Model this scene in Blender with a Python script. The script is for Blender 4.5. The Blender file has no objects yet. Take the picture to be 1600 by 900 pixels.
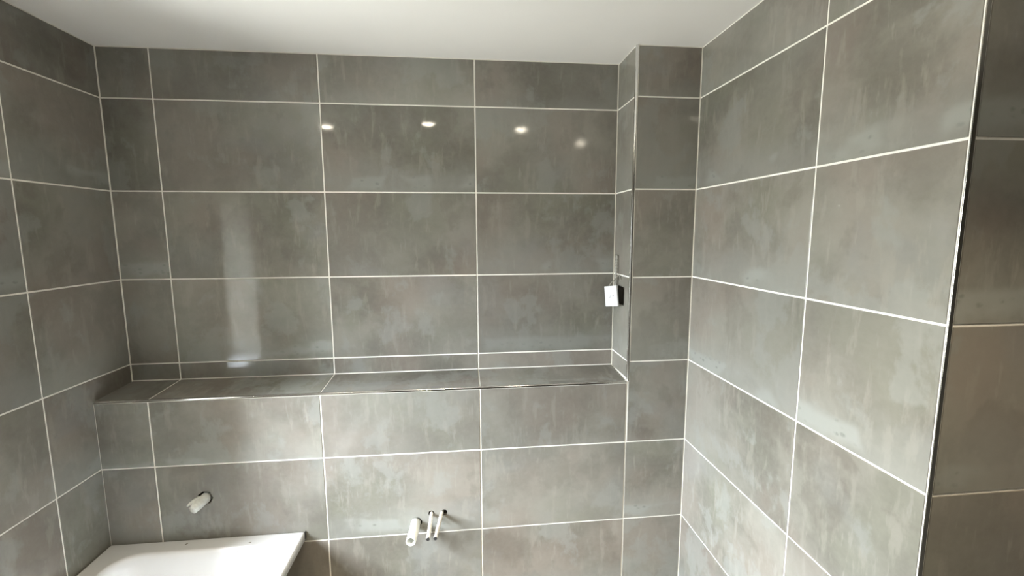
import bpy, bmesh, math, random
from mathutils import Vector, Matrix

random.seed(7)
Z0 = 1.818                       # height of the reference tile joint above the floor (six rows of tiles)
C = bpy.context.scene.collection
scene = bpy.context.scene

# ------------------------------------------------------------------ camera
cam_d = bpy.data.cameras.new('camera')
cam = bpy.data.objects.new('camera', cam_d); C.objects.link(cam)
yaw, pit, rol = 0.1023, 0.1244, -0.0041
fw = Vector((math.sin(yaw)*math.cos(pit), math.cos(yaw)*math.cos(pit), -math.sin(pit)))
rt = Vector((math.cos(yaw), -math.sin(yaw), 0)); up = rt.cross(fw)
c_, s_ = math.cos(rol), math.sin(rol)
rt, up = c_*rt + s_*up, -s_*rt + c_*up
cam.matrix_world = Matrix(((rt.x, up.x, -fw.x, 1.035), (rt.y, up.y, -fw.y, -1.6597),
                           (rt.z, up.z, -fw.z, Z0-.1459), (0, 0, 0, 1)))
cam_d.sensor_width = 36; cam_d.lens = 690.48/1600*36; cam_d.clip_start = .02; cam_d.clip_end = 50
scene.camera = cam

# ------------------------------------------------------------------ exposure and world (overcast sky)
scene.view_settings.view_transform = 'Standard'
scene.view_settings.look = 'None'
scene.view_settings.gamma = 1
scene.view_settings.use_curve_mapping = False
scene.view_settings.exposure = 0.16
SKY = 425.0
SPOT = 15.0
LENS = 110.0
w = bpy.data.worlds.new('overcast_sky'); scene.world = w; w.use_nodes = True
nt = w.node_tree; nt.nodes.clear()
wo = nt.nodes.new('ShaderNodeOutputWorld'); bg = nt.nodes.new('ShaderNodeBackground')
tc = nt.nodes.new('ShaderNodeTexCoord'); sx = nt.nodes.new('ShaderNodeSeparateXYZ')
rp = nt.nodes.new('ShaderNodeValToRGB'); mr = nt.nodes.new('ShaderNodeMapRange')
nt.links.new(tc.outputs['Generated'], sx.inputs[0]); nt.links.new(sx.outputs['Z'], mr.inputs['Value'])
mr.inputs['From Min'].default_value = -1; mr.inputs['From Max'].default_value = 1
nt.links.new(mr.outputs[0], rp.inputs[0])
e = rp.color_ramp.elements
e[0].position = .46; e[0].color = (.13, .13, .125, 1)
e[1].position = .75; e[1].color = (.85, .90, 1.0, 1)
nt.links.new(rp.outputs[0], bg.inputs['Color']); bg.inputs['Strength'].default_value = SKY
nt.links.new(bg.outputs[0], wo.inputs[0])

# window opening in the left wall (y range, z range)
WY0, WY1, WZ0, WZ1 = -.98, -.64, Z0-.86, Z0+.06
XL = -.162
pd = bpy.data.lights.new('window_daylight', 'AREA'); pd.shape = 'RECTANGLE'
pd.size = WZ1-WZ0; pd.size_y = WY1-WY0; pd.cycles.is_portal = True
po = bpy.data.objects.new('window_daylight', pd); C.objects.link(po)
po.location = (XL-.31, (WY0+WY1)/2, (WZ0+WZ1)/2); po.rotation_euler = (0, -math.pi/2, 0)

# ------------------------------------------------------------------ materials
def new_mat(name):
    m = bpy.data.materials.new(name); m.use_nodes = True
    n = m.node_tree.nodes; b = n['Principled BSDF']
    return m, m.node_tree, b

def simple(name, col, rough=.5, metal=0, var=.06, scale=30, bump=0.0, spec=None):
    m, t, b = new_mat(name)
    tc = t.nodes.new('ShaderNodeTexCoord'); nz = t.nodes.new('ShaderNodeTexNoise')
    nz.inputs['Scale'].default_value = scale; nz.inputs['Detail'].default_value = 5
    t.links.new(tc.outputs['Object'], nz.inputs['Vector'])
    r = t.nodes.new('ShaderNodeValToRGB'); e = r.color_ramp.elements
    e[0].position = .3; e[1].position = .7
    e[0].color = tuple(x*(1-var) for x in col)+(1,); e[1].color = tuple(min(1, x*(1+var)) for x in col)+(1,)
    t.links.new(nz.outputs[0], r.inputs[0]); t.links.new(r.outputs[0], b.inputs['Base Color'])
    b.inputs['Roughness'].default_value = rough; b.inputs['Metallic'].default_value = metal
    if spec is not None: b.inputs['Specular IOR Level'].default_value = spec
    if bump:
        bp = t.nodes.new('ShaderNodeBump'); bp.inputs['Strength'].default_value = bump; bp.inputs['Distance'].default_value = .002
        t.links.new(nz.outputs[0], bp.inputs['Height']); t.links.new(bp.outputs[0], b.inputs['Normal'])
    return m

def tile_material():
    m, t, b = new_mat('concrete_look_tile')
    N = t.nodes.new; L = t.links.new
    tc = N('ShaderNodeTexCoord'); oi = N('ShaderNodeObjectInfo')
    sep = N('ShaderNodeSeparateColor'); L(oi.outputs['Color'], sep.inputs[0])
    def math_(op, a, b_=None, c=None, clamp=False):
        n = N('ShaderNodeMath'); n.operation = op; n.use_clamp = clamp
        for i, v in enumerate((a, b_, c)):
            if v is None: continue
            if isinstance(v, (int, float)): n.inputs[i].default_value = v
            else: L(v, n.inputs[i])
        return n.outputs[0]
    # every tile has a seed in the blue channel of its object colour
    seed = math_('MULTIPLY', sep.outputs['Blue'], 97.0)
    cmb = N('ShaderNodeCombineXYZ'); L(seed, cmb.inputs['Z']); L(math_('MULTIPLY', seed, 1.7), cmb.inputs['X'])
    add = N('ShaderNodeVectorMath'); add.operation = 'ADD'
    L(tc.outputs['Object'], add.inputs[0]); L(cmb.outputs[0], add.inputs[1])
    def noise(scale, detail, rough=.55, stretch=(1, 1, 1), dist=0.0):
        mp = N('ShaderNodeMapping'); mp.inputs['Scale'].default_value = stretch
        L(add.outputs[0], mp.inputs['Vector'])
        n = N('ShaderNodeTexNoise'); n.inputs['Scale'].default_value = scale
        n.inputs['Detail'].default_value = detail; n.inputs['Roughness'].default_value = rough
        n.inputs['Distortion'].default_value = dist
        L(mp.outputs[0], n.inputs['Vector']); return n.outputs[0]
    def rng(v, a, b_, c=0.0, d=1.0, smooth=True):
        n = N('ShaderNodeMapRange'); n.interpolation_type = 'SMOOTHSTEP' if smooth else 'LINEAR'
        L(v, n.inputs['Value'])
        for k, x in zip(('From Min', 'From Max', 'To Min', 'To Max'), (a, b_, c, d)): n.inputs[k].default_value = x
        return n.outputs[0]
    def mix(f, a, b_, mode='MIX'):
        n = N('ShaderNodeMix'); n.data_type = 'RGBA'; n.blend_type = mode
        if isinstance(f, (int, float)): n.inputs[0].default_value = f
        else: L(f, n.inputs[0])
        for i, v in ((6, a), (7, b_)):
            if isinstance(v, tuple): n.inputs[i].default_value = v+(1,)
            else: L(v, n.inputs[i])
        return n.outputs[2]
    cloud = noise(3.4, 7, .6, (1, 1, 1), .15)
    streak = noise(9, 5, .6, (3.6, .8, 1), .2)
    fine = noise(60, 4, .6)
    hue = noise(3.0, 3, .5)
    hue2 = noise(2.3, 4, .55, (1, 1.2, 1), .3)
    dash = noise(14, 4, .6, (3.2, .55, 1), .1)
    patch = noise(5.5, 7, .6, (1.1, .9, 1), .15)
    big = noise(1.9, 3, .5, (1, 1, 1), .1)
    base = mix(rng(cloud, .36, .64), (.232, .220, .194), (.378, .362, .326))
    base = mix(rng(hue, .45, .62, 0, .45), base, (.360, .295, .262))           # pinkish brown clouds
    base = mix(rng(hue, .46, .33, 0, .52), base, (.270, .272, .222))           # olive clouds
    base = mix(rng(hue2, .56, .68, 0, .35), base, (.330, .335, .345))           # cool grey clouds
    base = mix(rng(streak, .53, .66, 0, .48), base, (.425, .405, .365))       # trowelled vertical streaks
    base = mix(rng(dash, .62, .72, 0, .40), base, (.470, .455, .420))           # short pale vertical dashes
    base = mix(rng(patch, .54, .61, 0, .50), base, (.400, .412, .400))       # pale cement patches with firm edges
    base = mix(rng(patch, .45, .37, 0, .42), base, (.225, .205, .178))
    base = mix(rng(big, .40, .62, .0, .30), base, (.385, .375, .350))
    spb = N('ShaderNodeSeparateXYZ'); L(tc.outputs['Object'], spb.inputs[0])
    low = math_('MULTIPLY', rng(math_('ADD', spb.outputs['Y'], math_('MULTIPLY_ADD', patch, .22, -.11)), -.02, -.12), rng(sep.outputs['Green'], .25, .6))
    base = mix(math_('MULTIPLY', low, .45), base, (.400, .408, .395))       # paler cement towards the lower edge
    # band of chalky pock-marked cement near the lower edge of a part of the tiles
    sp = N('ShaderNodeSeparateXYZ'); L(tc.outputs['Object'], sp.inputs[0])
    wob = math_('MULTIPLY_ADD', cloud, .10, -.05)
    yb = math_('ADD', sp.outputs['Y'], wob)
    band = math_('MULTIPLY', rng(yb, -.155, -.125), rng(yb, -.085, -.105))
    gate = math_('MULTIPLY', rng(sep.outputs['Green'], .35, .55), rng(noise(5, 2), .47, .56))
    band = math_('MULTIPLY', band, gate)
    base = mix(math_('MULTIPLY', band, .75), base, (.44, .455, .44))
    vo = N('ShaderNodeTexVoronoi'); vo.inputs['Scale'].default_value = 34
    mpv = N('ShaderNodeMapping'); mpv.inputs['Scale'].default_value = (1, 1.6, 1)
    L(add.outputs[0], mpv.inputs['Vector']); L(mpv.outputs[0], vo.inputs['Vector'])
    pock = math_('MULTIPLY', math_('MULTIPLY', rng(vo.outputs['Distance'], .34, .12), rng(fine, .35, .6)), band)
    base = mix(math_('MULTIPLY', pock, .55), base, (.20, .21, .20))
    base = mix(rng(fine, .35, .65, 0, .07), base, (.50, .48, .45))
    # batch tone: red channel of the object colour
    tone = math_('MULTIPLY_ADD', sep.outputs['Red'], .15, .53)
    vm = N('ShaderNodeVectorMath'); vm.operation = 'SCALE'; L(base, vm.inputs[0]); L(tone, vm.inputs['Scale'])
    wm = N('ShaderNodeVectorMath'); wm.operation = 'MULTIPLY'; wm.inputs[1].default_value = (1.015, 1.005, .95); L(vm.outputs[0], wm.inputs[0])
    L(wm.outputs[0], b.inputs['Base Color'])
    L(math_('ADD', rng(cloud, .3, .7, .045, .095), rng(band, 0, 1, 0, .05)), b.inputs['Roughness'])
    b.inputs['Specular IOR Level'].default_value = .24
    wave = noise(2.6, 1, .4)
    bp = N('ShaderNodeBump'); bp.inputs['Strength'].default_value = .25; bp.inputs['Distance'].default_value = .0012
    L(wave, bp.inputs['Height'])
    bp2 = N('ShaderNodeBump'); bp2.inputs['Strength'].default_value = .06; bp2.inputs['Distance'].default_value = .0005
    L(fine, bp2.inputs['Height']); L(bp.outputs[0], bp2.inputs['Normal'])
    L(bp2.outputs[0], b.inputs['Normal'])
    return m

M = {
 'tile': tile_material(),
 'grout': simple('cream_grout', (.84, .81, .74), .85, 0, .10, 18, .3),
 'plaster': simple('white_ceiling_paint', (.90, .885, .86), .8, 0, .02, 3),
 'floor': simple('grey_floor_tile', (.52, .49, .44), .35, 0, .12, 4),
 'rear': simple('plain_grey_wall', (.12, .108, .09), .5, 0, .12, 4),
 'acrylic': simple('white_acrylic', (.69, .69, .69), .16, 0, .01, 2),
 'chrome': simple('polished_steel', (.74, .73, .71), .13, 1, .03, 40),
 'chrome_dark_reflect': simple('steel_painted_dark_reflection', (.30, .29, .26), .22, 1, .05, 40),  # chrome darkened: the dark room it mirrors is put into the colour
 'upvc': simple('white_plastic', (.72, .72, .73), .3, 0, .02, 8),
 'pvc': simple('white_pipe_plastic', (.80, .80, .74), .35, 0, .03, 20),
 'wrap': simple('white_tape_wrap', (.70, .71, .67), .75, 0, .12, 90, .8),
 'paintpipe': simple('plaster_spattered_pipe', (.70, .66, .59), .6, 0, .25, 160, .6),
 'dark': simple('black_plastic_and_shade', (.02, .02, .02), .5, 0, .1, 20),  # real on the switch body; paints shade at bath gap and pipe mouths
 'cable': simple('grey_cable_sheath', (.42, .41, .37), .5, 0, .2, 120, .3),
 'cable2': simple('brown_grey_wire', (.25, .23, .19), .5, 0, .2, 120),
 'mark': simple('grey_print', (.26, .26, .29), .6),
 'grime': simple('dried_adhesive', (.20, .18, .15), .9, 0, .3, 200, .5),
 'hole_shade': simple('painted_hole_shade', (.11, .10, .085), .95, 0, .3, 40, .5),  # dark colour puts shade into the wall holes and the pipe bore
}
m, t, b = new_mat('warm_lamp_lens')
b.inputs['Emission Color'].default_value = (1, .90, .72, 1); b.inputs['Emission Strength'].default_value = LENS
b.inputs['Base Color'].default_value = (1, .9, .8, 1); M['lens'] = m
m = bpy.data.materials.new('window_glass'); m.use_nodes = True; t = m.node_tree; t.nodes.clear()
o_ = t.nodes.new('ShaderNodeOutputMaterial'); tr = t.nodes.new('ShaderNodeBsdfTransparent'); gl = t.nodes.new('ShaderNodeBsdfGlossy')
mx = t.nodes.new('ShaderNodeMixShader'); fr = t.nodes.new('ShaderNodeMapRange')
lw_ = t.nodes.new('ShaderNodeLayerWeight'); lw_.inputs['Blend'].default_value = .5; pw_ = t.nodes.new('ShaderNodeMath'); pw_.operation = 'POWER'; pw_.inputs[1].default_value = 4
t.links.new(lw_.outputs['Facing'], pw_.inputs[0]); t.links.new(pw_.outputs[0], fr.inputs['Value']); fr.inputs['To Min'].default_value = .04; fr.inputs['To Max'].default_value = .9
gl.inputs['Roughness'].default_value = .02; tr.inputs['Color'].default_value = (.95, .97, .96, 1)
t.links.new(fr.outputs[0], mx.inputs[0]); t.links.new(tr.outputs[0], mx.inputs[1]); t.links.new(gl.outputs[0], mx.inputs[2])
t.links.new(mx.outputs[0], o_.inputs[0]); M['glass'] = m

# ------------------------------------------------------------------ helpers
def link(name, me, mat, parent=None, **props):
    o = bpy.data.objects.new(name, me); C.objects.link(o)
    if mat is not None and not me.materials: me.materials.append(mat)
    if parent is not None: o.parent = parent
    for k, v in props.items(): o[k] = v
    return o

def bm_obj(name, bm, mat, parent=None, smooth=False, **props):
    bmesh.ops.recalc_face_normals(bm, faces=bm.faces)
    me = bpy.data.meshes.new(name); bm.to_mesh(me); bm.free()
    if smooth:
        for p in me.polygons: p.use_smooth = True
    return link(name, me, mat, parent, **props)

def box(bm, x0, x1, y0, y1, z0, z1, bev=0):
    vs = [bm.verts.new((x, y, z)) for z in (z0, z1) for x, y in ((x0, y0), (x1, y0), (x1, y1), (x0, y1))]
    fs = [(3, 2, 1, 0), (4, 5, 6, 7), (0, 1, 5, 4), (1, 2, 6, 5), (2, 3, 7, 6), (3, 0, 4, 7)]
    f = [bm.faces.new([vs[i] for i in q]) for q in fs]
    if bev:
        es = list({e for q in f for e in q.edges})
        bmesh.ops.bevel(bm, geom=es, offset=bev, segments=2, affect='EDGES', profile=.6)
    return vs

def tube(bm, pts, r, n=12, cap=True, inner=None):
    """round bar along pts; with inner radius it is an open pipe at its last end"""
    pts = [Vector(p) for p in pts]; rings = []
    rr = r if isinstance(r, (list, tuple)) else [r]*len(pts)
    prev = None
    for i, p in enumerate(pts):
        d = (pts[min(i+1, len(pts)-1)]-pts[max(i-1, 0)]).normalized()
        u = (prev or Vector((0, 0, 1)) if abs(d.z) < .9 else (prev or Vector((1, 0, 0))))
        u = (u-d*u.dot(d)).normalized(); v = d.cross(u); prev = u
        rings.append([bm.verts.new(p+(u*math.cos(2*math.pi*k/n)+v*math.sin(2*math.pi*k/n))*rr[i]) for k in range(n)])
        last = (p, d, u, v)
    for a, b in zip(rings, rings[1:]):
        for k in range(n): bm.faces.new((a[k], a[(k+1) % n], b[(k+1) % n], b[k]))
    bm.faces.new(rings[0][::-1])
    if inner:
        p, d, u, v = last; prev = rings[-1]
        for q in (p, p-d*min(.08, (pts[-1]-pts[0]).length*.9)):
            ring = [bm.verts.new(q+(u*math.cos(2*math.pi*k/n)+v*math.sin(2*math.pi*k/n))*inner) for k in range(n)]
            for k in range(n): bm.faces.new((prev[k], prev[(k+1) % n], ring[(k+1) % n], ring[k]))
            prev = ring
        bm.faces.new(prev)
    elif cap: bm.faces.new(rings[-1])

def cut(obj, cutter_bm):
    """cut a hole into the mesh of obj; the cutter is deleted again"""
    bmesh.ops.recalc_face_normals(cutter_bm, faces=cutter_bm.faces)
    cm = bpy.data.meshes.new('cut'); cutter_bm.to_mesh(cm); cutter_bm.free()
    co = bpy.data.objects.new('cut', cm); C.objects.link(co)
    md = obj.modifiers.new('cut', 'BOOLEAN'); md.operation = 'DIFFERENCE'; md.object = co; md.solver = 'EXACT'
    bpy.context.view_layer.update()
    dg = bpy.context.evaluated_depsgraph_get()
    me = bpy.data.meshes.new_from_object(obj.evaluated_get(dg))
    obj.modifiers.clear(); obj.data = me
    bpy.data.objects.remove(co); bpy.data.meshes.remove(cm)

# ------------------------------------------------------------------ room geometry (metres; z = 0 at the floor)
P, T = .303, .5369
D = .1722                      # depth of the shelf / pier
XN, XR = 1.603, 1.8303         # right side of the niche, right wall
ZC = Z0+.4665                  # ceiling
ZLB, ZLF = Z0-.6673, Z0-.6785  # shelf height at the back and at the front
YN = -3.1                      # wall behind the camera
XF = 3.0                       # far right side of the room
YE = -1.0164                   # end face of the right wall
G = .0015                      # depth of the joints
J = .0048                      # joint width
H = .0                         # surface of the tiles

def hexa(bm, pts):
    vs = [bm.verts.new(p) for p in pts]
    for q in ((3, 2, 1, 0), (4, 5, 6, 7), (0, 1, 5, 4), (1, 2, 6, 5), (2, 3, 7, 6), (3, 0, 4, 7)):
        bm.faces.new([vs[i] for i in q])

# wall_back: one solid, profile of shelf extruded, plus the pier
bm = bmesh.new()
prof = [(.15, 0), (-D+G, 0), (-D+G, ZLF-G), (G, ZLB-G), (G, ZC), (.15, ZC)]
xa, xb = XL-.10, XN+G
r0 = [bm.verts.new((xa, y, z)) for y, z in prof]; r1 = [bm.verts.new((xb, y, z)) for y, z in prof]
for i in range(6):
    j = (i+1) % 6; bm.faces.new((r0[i], r0[j], r1[j], r1[i]))
bm.faces.new(r0); bm.faces.new(r1[::-1])
wall_back = bm_obj('wall_back', bm, M['grout'], None, kind='structure')
bm = bmesh.new(); box(bm, XN+G, XR+.1, -D+G, .15, 0, ZC)
pier = bm_obj('wall_pier', bm, M['grout'], None, kind='structure')
# wall_left with the window opening
bm = bmesh.new()
xa, xb = XL-.30, XL-G
for y0, y1, z0, z1 in ((YN, WY0, 0, ZC), (WY1, 0+G, 0, ZC), (WY0, WY1, 0, WZ0), (WY0, WY1, WZ1, ZC)):
    box(bm, xa, xb, y0, y1, z0, z1)
wall_left = bm_obj('wall_left', bm, M['grout'], None, kind='structure')
# right wall: a block whose near end is the end face
bm = bmesh.new(); box(bm, XR+G, XR+.35, YE+.014, -D+G, 0, ZC); box(bm, XR+G, XR+.0049, YE+.0012, YE+.0139, 0, ZC)
wall_right = bm_obj('wall_right', bm, M['grout'], None, kind='structure')
bm = bmesh.new(); box(bm, XR+.0050, XF, YE+G, YE+.0139, 0, ZC)
wall_end = bm_obj('wall_front_return', bm, M['grout'], None, kind='structure')
bm = bmesh.new(); box(bm, XL-.30, XF+.1, YN-.1, YN, 0, ZC)
bm_obj('wall_near', bm, M['rear'], None, kind='structure')
bm = bmesh.new(); box(bm, XF, XF+.1, YN, YE+.0139, 0, ZC)
bm_obj('wall_far_side', bm, M['rear'], None, kind='structure')
bm = bmesh.new(); box(bm, XL-.30, XF+.1, YN-.1, .15, -.1, 0)
bm_obj('floor', bm, M['floor'], None, kind='structure')
bm = bmesh.new(); box(bm, XL-.30, XF+.1, YN-.1, .15, ZC, ZC+.1)
bm_obj('ceiling', bm, M['plaster'], None, kind='structure')

# ------------------------------------------------------------------ tiles
cache = {}
def tile_mesh(w_, h_, skew=0.0):
    k = (round(w_, 4), round(h_, 4))
    if k in cache: return cache[k]
    bm = bmesh.new(); a, b = w_/2, h_/2; e = .0007; t0, t1 = -G-.0004, 0
    rings = []
    for ix, z in ((0, t0), (0, t1-e), (e*.35, t1-e*.35), (e, t1)):
        rings.append([bm.verts.new((sx*(a-ix), sy*(b-ix), z)) for sx, sy in ((-1, -1), (1, -1), (1, 1), (-1, 1))])
    for p, q in zip(rings, rings[1:]):
        for i in range(4): bm.faces.new((p[i], p[(i+1) % 4], q[(i+1) % 4], q[i]))
    bm.faces.new(rings[-1]); bm.faces.new(rings[0][::-1])
    me = bpy.data.meshes.new('tile'); bm.to_mesh(me); bm.free(); me.materials.append(M['tile'])
    cache[k] = me; return me

tr_ = random.Random(21)
def tile(parent, origin, ux, uy, w_, h_, name='tile', seed=None, tone=None):
    """centre, in-plane axes, size"""
    me = tile_mesh(w_, h_)
    o = bpy.data.objects.new(name, me); C.objects.link(o); o.parent = parent
    ux = Vector(ux).normalized(); uy = Vector(uy).normalized(); n = ux.cross(uy)
    o.matrix_world = Matrix(((ux.x, uy.x, n.x, origin[0]), (ux.y, uy.y, n.y, origin[1]), (ux.z, uy.z, n.z, origin[2]), (0, 0, 0, 1)))
    o.color = (tr_.random() if tone is None else tone, tr_.random(), tr_.random() if seed is None else seed, 1)
    return o

def tile_plane(parent, org, ux, us, vs, lo=None, hole=None):
    """us: joint positions along ux; vs: joint heights; returns {(i, j): tile}. Edges get half a joint."""
    out = {}
    org = Vector(org); ux = Vector(ux)
    for i in range(len(us)-1):
        for j in range(len(vs)-1):
            rects = [(us[i]+J/2, us[i+1]-J/2, vs[j]+J/2, vs[j+1]-J/2)]
            if hole:
                a0, a1, b0, b1 = hole; nr = []
                for u0, u1, v0, v1 in rects:
                    if u1 <= a0 or u0 >= a1 or v1 <= b0 or v0 >= b1: nr.append((u0, u1, v0, v1)); continue
                    if u0 < a0: nr.append((u0, a0, v0, v1))
                    if u1 > a1: nr.append((a1, u1, v0, v1))
                    c0, c1 = max(u0, a0), min(u1, a1)
                    if v0 < b0: nr.append((c0, c1, v0, b0))
                    if v1 > b1: nr.append((c0, c1, b1, v1))
                rects = nr
            for u0, u1, v0, v1 in rects:
                if u1-u0 < .008 or v1-v0 < .008: continue
                c = org+ux*((u0+u1)/2); c.z += (v0+v1)/2
                out[(i, j)] = tile(parent, c, ux, (0, 0, 1), u1-u0, v1-v0)
    return out

rows = [Z0+P*k for k in range(-6, 2)]           # joints from the floor up
top = ZC-.0012
up_rows = [ZLB] + [Z0-2*P, Z0-P, Z0, Z0+P, top]
low_rows = rows[:4] + [ZLF]                      # up to the shelf front: -6P..-3P, shelf
cols = [XL, 0, T, 2*T, XN]
# niche back
nb = tile_plane(wall_back, (0, 0, 0), (1, 0, 0), cols, up_rows)
# below the shelf (front plane), with the top edge kept free for the metal trim
lf = tile_plane(wall_back, (0, -D, 0), (1, 0, 0), [XL, 0, T, 2*T, XN], rows[:4]+[ZLF-.0065])
# shelf
sl = Vector((0, -D, ZLF-ZLB)); sn = sl.normalized(); sl_len = sl.length
for a, b_ in zip(cols, cols[1:]):
    ww = b_-a-J; ll = sl_len-J-.0062
    ctr = Vector(((a+b_)/2, 0, ZLB)) + sn*(J/2+ll/2)
    tile(wall_back, ctr, (1, 0, 0), -sn, ww, ll, 'shelf_tile')
# pier front, right strip continuing down
pf = tile_plane(pier, (0, -D, 0), (1, 0, 0), [XN+.0078, XR], [Z0-.6785]+up_rows[1:])
pl_ = tile_plane(pier, (0, -D, 0), (1, 0, 0), [XN, XR], rows[:4]+[ZLF])
# merge: row -2P..-3P of the pier is one tile in the photograph
for (i, j), o in list(pf.items()):
    if j == 0: bpy.data.objects.remove(o); pf.pop((i, j))
o = pl_.pop((0, 3)); bpy.data.objects.remove(o)
z0, z1 = Z0-3*P+J/2, Z0-2*P-J/2
tile(pier, ((XN+.0035+XR)/2, -D, (z0+z1)/2), (1, 0, 0), (0, 0, 1), XR-XN-.0035-J, z1-z0)
# pier side (faces left into the niche)
ps = tile_plane(pier, (XN, 0, 0), (0, -1, 0), [0, D-.0070], [ZLB-.004]+up_rows[1:])
# right wall
rw_rows = rows+[top]
rw = tile_plane(wall_right, (XR, 0, 0), (0, -1, 0), [D, .7027, 1.0164-.0022], rw_rows)
# end face
ef = tile_plane(wall_end, (XR+.0080, YE, 0), (1, 0, 0), [0, T, 2*T, XF-XR-.0080], rw_rows)
# left wall
lw_cols = [0, .3302, .3302+T, .3302+2*T, .3302+3*T, .3302+4*T, -YN]
lw = {}
org = Vector((XL, 0, 0))
us = [-x for x in lw_cols][::-1]
lw = tile_plane(wall_left, (XL, 0, 0), (0, 1, 0), us, rw_rows, hole=(WY0-.01, WY1+.01, WZ0-.01, WZ1+.01))

# ------------------------------------------------------------------ holes for pipes and the switch box
def cyl(bm, x, z, r, y0, y1, n=16, jag=0.0, rr=random.Random(3)):
    js = [rr.uniform(-1, 1) for _ in range(n)]
    a = [bm.verts.new((x+math.cos(2*math.pi*k/n)*r*(1+jag*js[k]), y0, z+math.sin(2*math.pi*k/n)*r*(1+jag*js[k]))) for k in range(n)]
    b = [bm.verts.new((x+math.cos(2*math.pi*k/n)*r*(1+jag*js[k]), y1, z+math.sin(2*math.pi*k/n)*r*(1+jag*js[k]))) for k in range(n)]
    for k in range(n): bm.faces.new((a[k], a[(k+1) % n], b[(k+1) % n], b[k]))
    bm.faces.new(a[::-1]); bm.faces.new(b)
def all_pipe_holes():
    bm = bmesh.new()
    cyl(bm, .147, Z0-1.028, .0255, -D-.01, -D+.06, 7, .08)      # shower stub
    return bm
HOLES = [(.147, Z0-1.028, .0255, 7, .08), (.8430, Z0-1.1690, .0195, 14, .04), (.8955, Z0-1.139, .0105, 8, .12), (.9400, Z0-1.1385, .0115, 8, .12)]
def holes_bm(sel):
    bm = bmesh.new()
    for i in sel:
        x, z, r, n, jg = HOLES[i]; cyl(bm, x, z, r, -D-.01, -D+.06, n, jg, random.Random(i+3))
    return bm
cut(wall_back, holes_bm((0, 1, 2, 3)))
def own(o): o.data = o.data.copy()
for key, sel in (((1, 2), (0,)), ((2, 2), (1, 2, 3))):
    o = lf[key]; own(o); cut(o, holes_bm(sel))
def box_cut():
    bm = bmesh.new(); box(bm, XN-.01, XN+.045, -.118, -.050, Z0-.412, Z0-.344); return bm
cut(pier, box_cut())
o = ps[(0, 1)]; own(o); cut(o, box_cut())
# inside of the holes coloured dark, standing in for the shade of their depth
bm = bmesh.new()
for x, z, r, n, jg in HOLES: box(bm, x-r-.004, x+r+.004, -D+.012, -D+.058, z-r-.004, z+r+.004)
bm.free()
for ob, lim in ((wall_back, 'pipes'), (pier, 'box')):
    ob.data.materials.clear(); ob.data.materials.append(M['grout']); ob.data.materials.append(M['hole_shade'])
    for p in ob.data.polygons:
        c = p.center
        inside = (any(math.hypot(c.x-x, c.z-z) < r*1.15 and c.y > -D+G+.0005 and c.y < -D+.07 for x, z, r, n, jg in HOLES) if lim == 'pipes'
                  else (c.x > XN+G+.0005 and c.x < XN+.06 and -.12 < c.y < -.045 and Z0-.414 < c.z < Z0-.342))
        p.material_index = 1 if inside else 0

# ------------------------------------------------------------------ metal edge trims
def quarter(p0, p1, cx, cy, r, leg, mk, name, n=6):
    """edge profile: quarter round nose of radius r with two straight legs; mk(u, a, b) -> point"""
    prof = [(-leg, -leg)]                                   # hidden inner corner
    prof += [(-leg, r)]
    for k in range(n+1):
        a_ = math.pi/2*k/n
        prof.append((r*math.sin(a_), r*math.cos(a_)))
    prof += [(r, -leg)]
    bm = bmesh.new(); seg = 20; rings = []
    for k in range(seg+1):
        u = p0+(p1-p0)*k/seg
        rings.append([bm.verts.new(mk(u, a_+(.00012*math.sin(k*1.3) if i_ > 1 else 0), b2)) for i_, (a_, b2) in enumerate(prof)])
    m_ = len(prof)
    for a_, b2 in zip(rings, rings[1:]):
        for i_ in range(m_): bm.faces.new((a_[i_], a_[(i_+1) % m_], b2[(i_+1) % m_], b2[i_]))
    bm.faces.new(rings[0]); bm.faces.new(rings[-1][::-1])
    return bm_obj(name, bm, M['chrome'], None, kind='structure')
r_ = .0042
quarter(XL+.002, XN-.001, 0, 0, r_, .003, lambda u, a, b: (u, -D-.0006+r_-a, ZLF+.0006-r_+b), 'trim_1')
r2 = .0058
quarter(ZLF+.001, ZC-.0005, 0, 0, r2, .002, lambda u, a, b: (XN-.0006+r2-b, -D-.0006+r2-a, u), 'trim_2')
bm = bmesh.new()
box(bm, XR-.0002, XR+.0078, YE-.0004, YE+.0011, .001, ZC-.0005, .0003)
bm_obj('trim_3', bm, M['chrome_dark_reflect'], None, kind='structure')

# ------------------------------------------------------------------ window
win = bpy.data.objects.new('window_1', None); C.objects.link(win); win.location = (XL, (WY0+WY1)/2, WZ0); win['kind'] = 'structure'
def kid(o, par):
    o.parent = par; o.matrix_parent_inverse = Matrix.Translation(par.location).inverted(); return o
FX0, FX1 = XL-.24, XL-.18
bm = bmesh.new(); fwid = .035
for y0, y1, z0, z1 in ((WY0, WY0+fwid, WZ0, WZ1), (WY1-fwid, WY1, WZ0, WZ1), (WY0+fwid, WY1-fwid, WZ0, WZ0+.05), (WY0+fwid, WY1-fwid, WZ1-fwid, WZ1)):
    box(bm, FX0, FX1, y0, y1, z0, z1)
kid(bm_obj('window_frame', bm, M['upvc']), win)
bm = bmesh.new(); box(bm, FX1-.014, FX1-.010, WY0+fwid, WY1-fwid, WZ0+.05, WZ1-fwid)
kid(bm_obj('pane', bm, M['glass']), win)
bm = bmesh.new(); box(bm, FX1, XL+.012, WY0+.001, WY1-.001, WZ0, WZ0+.018, .003)
kid(bm_obj('sill', bm, M['upvc']), win)
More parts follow.
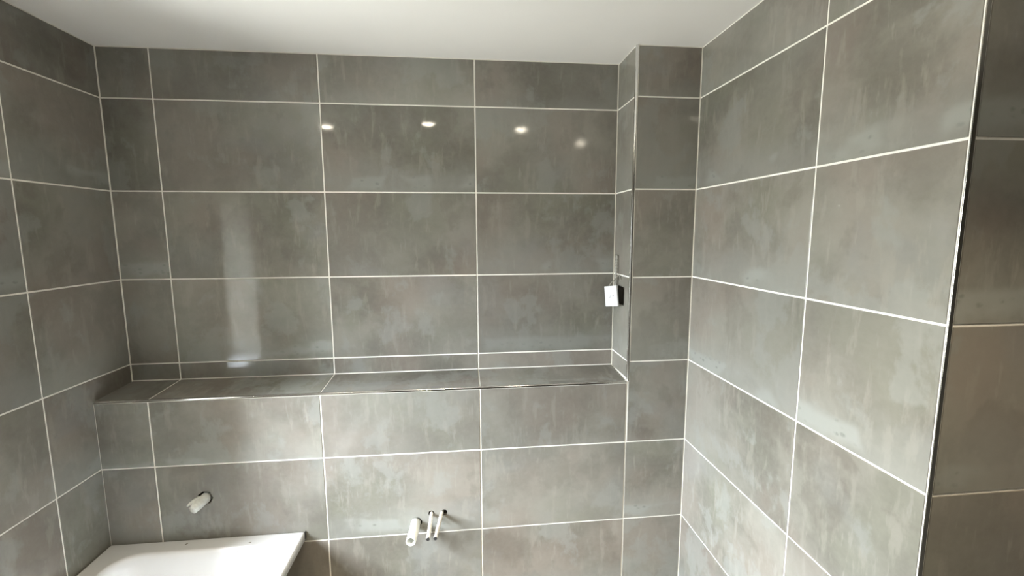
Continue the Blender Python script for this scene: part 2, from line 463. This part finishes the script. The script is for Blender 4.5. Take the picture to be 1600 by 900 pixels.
# tiled reveals: each side in three pieces, head in one
for y, n in ((WY0, 1), (WY1, -1)):
    for k in range(3):
        za, zb = WZ0+.02+(WZ1-WZ0-.022)*k/3, WZ0+.02+(WZ1-WZ0-.022)*(k+1)/3
        tile(wall_left, ((FX1+XL)/2, y+n*.002, (za+zb)/2), (-n, 0, 0), (0, 0, 1), XL-FX1-.003, zb-za-J, 'reveal_tile')
tile(wall_left, ((FX1+XL)/2, (WY0+WY1)/2, WZ1-.002), (1, 0, 0), (0, -1, 0), XL-FX1-.003, WY1-WY0-.008, 'reveal_tile')

# ------------------------------------------------------------------ ceiling spotlights (mirrored in the tiles)
def ring_bm():
    bm = bmesh.new(); n = 32; pr = [(.046, 0), (.045, -.003), (.038, -.004), (.034, -.001), (.034, .0)]
    rr = [[bm.verts.new((math.cos(2*math.pi*k/n)*r, math.sin(2*math.pi*k/n)*r, z)) for k in range(n)] for r, z in pr]
    for a, b_ in zip(rr, rr[1:]):
        for k in range(n): bm.faces.new((a[k], a[(k+1) % n], b_[(k+1) % n], b_[k]))
    return bm
spots = [(.247, -1.07, .8, 'recessed ceiling spotlight mirrored in the back wall beside its second upright joint, leftmost of four'),
         (.833, -.959, .8, 'recessed ceiling spotlight mirrored in the middle tile of the back wall, second from the left'),
         (1.371, -1.054, 1, 'recessed ceiling spotlight mirrored in the right tile of the back wall, third from the left'),
         (1.832, -1.414, .03, 'recessed ceiling spotlight mirrored smallest and lowest in the back wall, nearest the pier')]
for i, (x, y, k, lab) in enumerate(spots):
    e_ = bpy.data.objects.new('ceiling_spotlight', None); C.objects.link(e_); e_.location = (x, y, ZC)
    e_['label'] = lab; e_['category'] = 'ceiling light'; e_['group'] = 'recessed ceiling spotlights'
    bm_obj('bezel', ring_bm(), M['chrome'], e_, True)
    bm = bmesh.new(); rl = .0335 if i < 3 else .026     # shallow dome
    prev = None
    for k in range(5):
        a_ = k/5*math.pi/2
        ring_ = [bm.verts.new((rl*math.cos(a_)*math.cos(math.pi*q/12), rl*math.cos(a_)*math.sin(math.pi*q/12), -.001-.010*math.sin(a_))) for q in range(24)]
        if prev:
            for q in range(24): bm.faces.new((prev[q], prev[(q+1) % 24], ring_[(q+1) % 24], ring_[q]))
        prev = ring_
    bm.faces.new(prev)
    bm_obj('lens', bm, M['lens'], e_)
    ld = bpy.data.lights.new('spot_beam', 'SPOT'); ld.energy = SPOT*k; ld.color = (1, .86, .64); ld.spot_size = math.radians(77); ld.spot_blend = 1; ld.shadow_soft_size = .03
    lo = bpy.data.objects.new('spot_beam', ld); C.objects.link(lo); lo.parent = e_; lo.location = (0, 0, -.045)

# ------------------------------------------------------------------ bathtub
RZ = Z0-1.173
bx0, bx1, by1, by0 = XL+.0015, .461, -D-.0015, -1.86
def rrect(x0, x1, y0, y1, r, z, n=7):
    r = min(r, (x1-x0)/2-.001, (y1-y0)/2-.001); pts = []
    for cx, cy, a0 in ((x1-r, y1-r, 0), (x0+r, y1-r, 90), (x0+r, y0+r, 180), (x1-r, y0+r, 270)):
        for k in range(n):
            a = math.radians(a0+90*k/(n-1)); pts.append((cx+r*math.cos(a), cy+r*math.sin(a), z))
    return pts
bm = bmesh.new()
loops = []
def add(ins_l, ins_r, ins_b, ins_f, r, z): loops.append([bm.verts.new(p) for p in rrect(bx0+ins_l, bx1-ins_r, by0+ins_f, by1-ins_b, r, RZ+z)])
add(.10, .10, .10, .14, .10, -.40)      # underside shell
add(.085, .085, .085, .11, .09, -.20)
add(.068, .068, .055, .09, .085, -.040)
add(.014, .014, .010, .014, .004, -.028)
add(.004, .004, .004, .004, .004, -.032)
add(0, 0, 0, 0, .004, -.029)
add(0, 0, 0, 0, .004, -.006)
add(.0015, .0015, .0015, .0015, .004, -.0015)
add(.005, .005, .005, .005, .004, 0)
add(.058, .062, .050, .085, .075, .0)
add(.062, .066, .054, .09, .075, .0022)   # raised bead round the basin
add(.067, .071, .059, .095, .075, .0015)
add(.073, .078, .065, .105, .072, -.006)
add(.078, .082, .070, .12, .07, -.03)
add(.088, .090, .085, .19, .08, -.20)
add(.105, .105, .11, .30, .09, -.33)
add(.14, .14, .15, .36, .08, -.372)
add(.19, .19, .22, .42, .06, -.38)
for a, b_ in zip(loops, loops[1:]):
    n = len(a)
    for k in range(n): bm.faces.new((a[k], a[(k+1) % n], b_[(k+1) % n], b_[k]))
bm.faces.new(loops[-1]); bm.faces.new(loops[0][::-1])
tub_root = bpy.data.objects.new('bathtub', None); C.objects.link(tub_root); tub_root.location = (.15, -1.0, 0)
tub_root['label'] = 'white bathtub set in the left corner, dusty rim against the tiles'; tub_root['category'] = 'bathtub'
sh = kid(bm_obj('tub_shell', bm, M['acrylic'], None, True), tub_root)
for x in (bx0+.16, bx1-.16):
    for y in (by1-.30, by0+.30):
        bm = bmesh.new(); tube(bm, [(x, y, 0), (x, y, .008), (x, y, .0081), (x, y, RZ-.395)], [.025, .025, .009, .009], 12)
        kid(bm_obj('leg', bm, M['chrome']), tub_root)

# small black sliver standing in for the shadow gap between the bath corner and the wall
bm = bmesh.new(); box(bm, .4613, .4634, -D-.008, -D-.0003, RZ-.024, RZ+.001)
o = bm_obj('corner_gap_shade', bm, M['dark'], None, label='thin upright black sliver painted as the shadow gap between the bath corner and the wall', category='shadow gap')
# crumbs of adhesive on the rim
cr = random.Random(5)
for (x, y, z, sx_, sy_, lab) in ((.09, -.197, RZ, .008, .005, 'dark crumb of adhesive on the back rim of the bath, leftmost'),
                           (.298, -.213, RZ, .009, .0035, 'thin grey sliver of adhesive on the back rim, right of the darker crumb'),
                           (.279, -.256, RZ, .004, .0025, 'tiny grey speck on the inner lip of the bath, nearest to the basin')):
    bm = bmesh.new(); bmesh.ops.create_icosphere(bm, subdivisions=2, radius=1)
    an = cr.uniform(.3, .9)
    for v in bm.verts:
        f = 1+cr.uniform(-.35, .35); px, py = v.co.x*sx_*f*.5, v.co.y*sy_*f*.5
        v.co = Vector((px*math.cos(an)-py*math.sin(an), px*math.sin(an)+py*math.cos(an), (v.co.z+.75)*.0009*f))
    o = bm_obj('adhesive_crumb', bm, M['grime'], None, label=lab, category='debris', group='crumbs on the bath rim'); o.location = (x, y, z+.0002)

# ------------------------------------------------------------------ pipes
def root(name, loc, label, cat, group=None):
    r = bpy.data.objects.new(name, None); C.objects.link(r); r.location = loc; r['label'] = label; r['category'] = cat
    if group: r['group'] = group
    return r
# taped shower stub
r = root('taped_pipe_stub', (.147, -D, Z0-1.028), 'stub of pipe bundled in white tape, sticking out of the tiles above the bath', 'pipe')
bm = bmesh.new(); wr = random.Random(9)
pts, rad = [], []
for k in range(12):
    u = k/11; pts.append((.147-.010*u+.001*math.sin(k*2), -D+.03-.082*u, Z0-1.029-.001*math.cos(k*1.7)-.006*u)); rad.append(.0165+.0015*math.sin(k*2.3)-.004*max(0, u-.75)*4*.6)
tube(bm, pts, rad, 18)
for v in bm.verts: v.co += Vector((wr.uniform(-1, 1), wr.uniform(-1, 1), wr.uniform(-1, 1)))*.0009
kid(bm_obj('tape_wrap', bm, M['wrap'], None, True), r)
bm = bmesh.new()
tube(bm, [(.134, -D-.010, Z0-1.018), (.128, -D-.026, Z0-1.019), (.1225, -D-.042, Z0-1.0215), (.119, -D-.050, Z0-1.0235)], [.006, .0065, .005, .002], 8)
for v in bm.verts: v.co += Vector((wr.uniform(-1, 1), wr.uniform(-1, 1), wr.uniform(-1, 1)))*.0006
kid(bm_obj('tape_end', bm, M['wrap'], None, True, label='loose white end of the tape'), r)
# waste pipe
bm = bmesh.new(); tube(bm, [(.8415, -D+.05, Z0-1.1700), (.838, -D-.05, Z0-1.170), (.834, -D-.098, Z0-1.170)], .0168, 28, inner=.0125)
r = root('waste_pipe', (.8415, -D, Z0-1.17), 'thick white plastic waste pipe with open end, sticking out of the back wall', 'pipe')
kid(bm_obj('pipe_tube', bm, M['pvc'], None, True), r)
bm = bmesh.new(); tube(bm, [(.8367, -D-.058, Z0-1.170), (.8366, -D-.060, Z0-1.170)], .0124, 20)  # disc closing the bore, coloured dark in place of its shade
kid(bm_obj('bore_shade_disc', bm, M['hole_shade'], None, label='dark disc standing in for the shade inside the waste pipe'), r)
# supply pipes
for nm, base, tip, lab in (('left', (.8965, Z0-1.141), (.894, -.302, Z0-1.142), 'thin spattered supply pipe next to the white waste pipe'),
                           ('right', (.9375, Z0-1.141), (.918, -.302, Z0-1.1415), 'thin spattered supply pipe farthest from the waste pipe, bent slightly leftward')):
    r = root('supply_pipe', (base[0], -D, base[1]), lab, 'pipe', 'thin water supply pipes')
    b0 = Vector((base[0], -D+.05, base[1])); t0 = Vector(tip)
    pts = [b0.lerp(t0, k/9)+Vector((0, 0, .0012*math.sin(k*.8))) for k in range(10)]
    bm = bmesh.new(); tube(bm, pts, [.0062+.0005*math.sin(k*2.1) for k in range(10)], 14)
    kid(bm_obj('pipe_tube', bm, M['paintpipe'], None, True), r)
    d = (pts[-1]-pts[-2]).normalized()
    bm = bmesh.new(); tube(bm, [t0-d*.004, t0+d*.0015], .0060, 14)  # solid cap, black in place of the shade in an open mouth
    kid(bm_obj('pipe_mouth_shade', bm, M['dark'], None, False, label='black disc painted as the shaded mouth of the pipe'), r)

# ------------------------------------------------------------------ hanging switch in the niche
a = Vector((1.589, -.098, Z0-.3835)); b_ = Vector((1.567, -.026, Z0-.3835))
ex = (b_-a).normalized(); roll = math.radians(9)
ez = Vector((0, 0, 1)); nrm = ez.cross(ex) * 1.0      # pointing left, towards the niche
if nrm.x > 0: nrm = -nrm
ex2 = ex*math.cos(roll)+ez*math.sin(roll)*-1; ez2 = ez*math.cos(roll)+ex*math.sin(roll)
cen = (a+b_)/2
r = root('hanging_switch', cen, 'white square switch plate hanging loose by its cables in the niche corner', 'switch')
def pbox(w_, h_, n0, n1, cu=0, cv=0, bev=0):
    bm = bmesh.new(); vs = box(bm, -w_/2, w_/2, -h_/2, h_/2, n0, n1, bev)
    for v in bm.verts:
        c = v.co.copy(); v.co = ex2*(c.x+cu)+ez2*(c.y+cv)+nrm*c.z
    return bm
def pk(name, bm, mat, **k): o = bm_obj(name, bm, mat, r, **k); return o
pk('switch_plate', pbox(.076, .076, 0, .007, 0, 0, .0012), M['upvc'])
pk('switch_body', pbox(.050, .050, -.012, 0, -.002, 0), M['dark'])
for cu, cv, w_, h_ in ((.008, -.005, .009, .002), (.012, 0, .0022, .008), (.004, 0, .0022, .008), (-.015, .001, .006, .006), (.001, -.012, .004, .0016)):
    pk('printed_mark', pbox(w_, h_, .007, .0072, cu, cv), M['mark'])
bm = bmesh.new()
def L3(x, y, z): return Vector((x, y, Z0+z))-cen
def spline(ps, n=6):
    out = []
    for i in range(len(ps)-1):
        p0, p1, p2, p3 = ps[max(i-1, 0)], ps[i], ps[i+1], ps[min(i+2, len(ps)-1)]
        for k in range(n):
            t = k/n
            out.append(.5*((2*p1)+(p2-p0)*t+(2*p0-5*p1+4*p2-p3)*t*t+(3*p1-p0-3*p2+p3)*t**3))
    out.append(ps[-1]); return out
for ph in (0, math.pi):
    pp = []
    for k in range(40):
        u = k/39; z = -.232-.122*u
        pp.append(L3(1.5945-.004*u+.0021*math.cos(u*34+ph), -.053+.0021*math.sin(u*34+ph)-.002*u, z))
    tube(bm, pp, .0019, 7)
tube(bm, [L3(1.5945, -.050, -.2335), L3(1.598, -.046, -.2315), L3(1.6015, -.043, -.233)], .0022, 8)
pk('twisted_cable', bm, M['cable'], smooth=True)
bm = bmesh.new()
tube(bm, spline([L3(1.615, -.082, -.352), L3(1.600, -.082, -.315), L3(1.597, -.077, -.303), L3(1.586, -.060, -.322), L3(1.573, -.045, -.343), L3(1.577, -.042, -.365)]), .0016, 8)
pk('thin_wire', bm, M['cable2'], smooth=True)
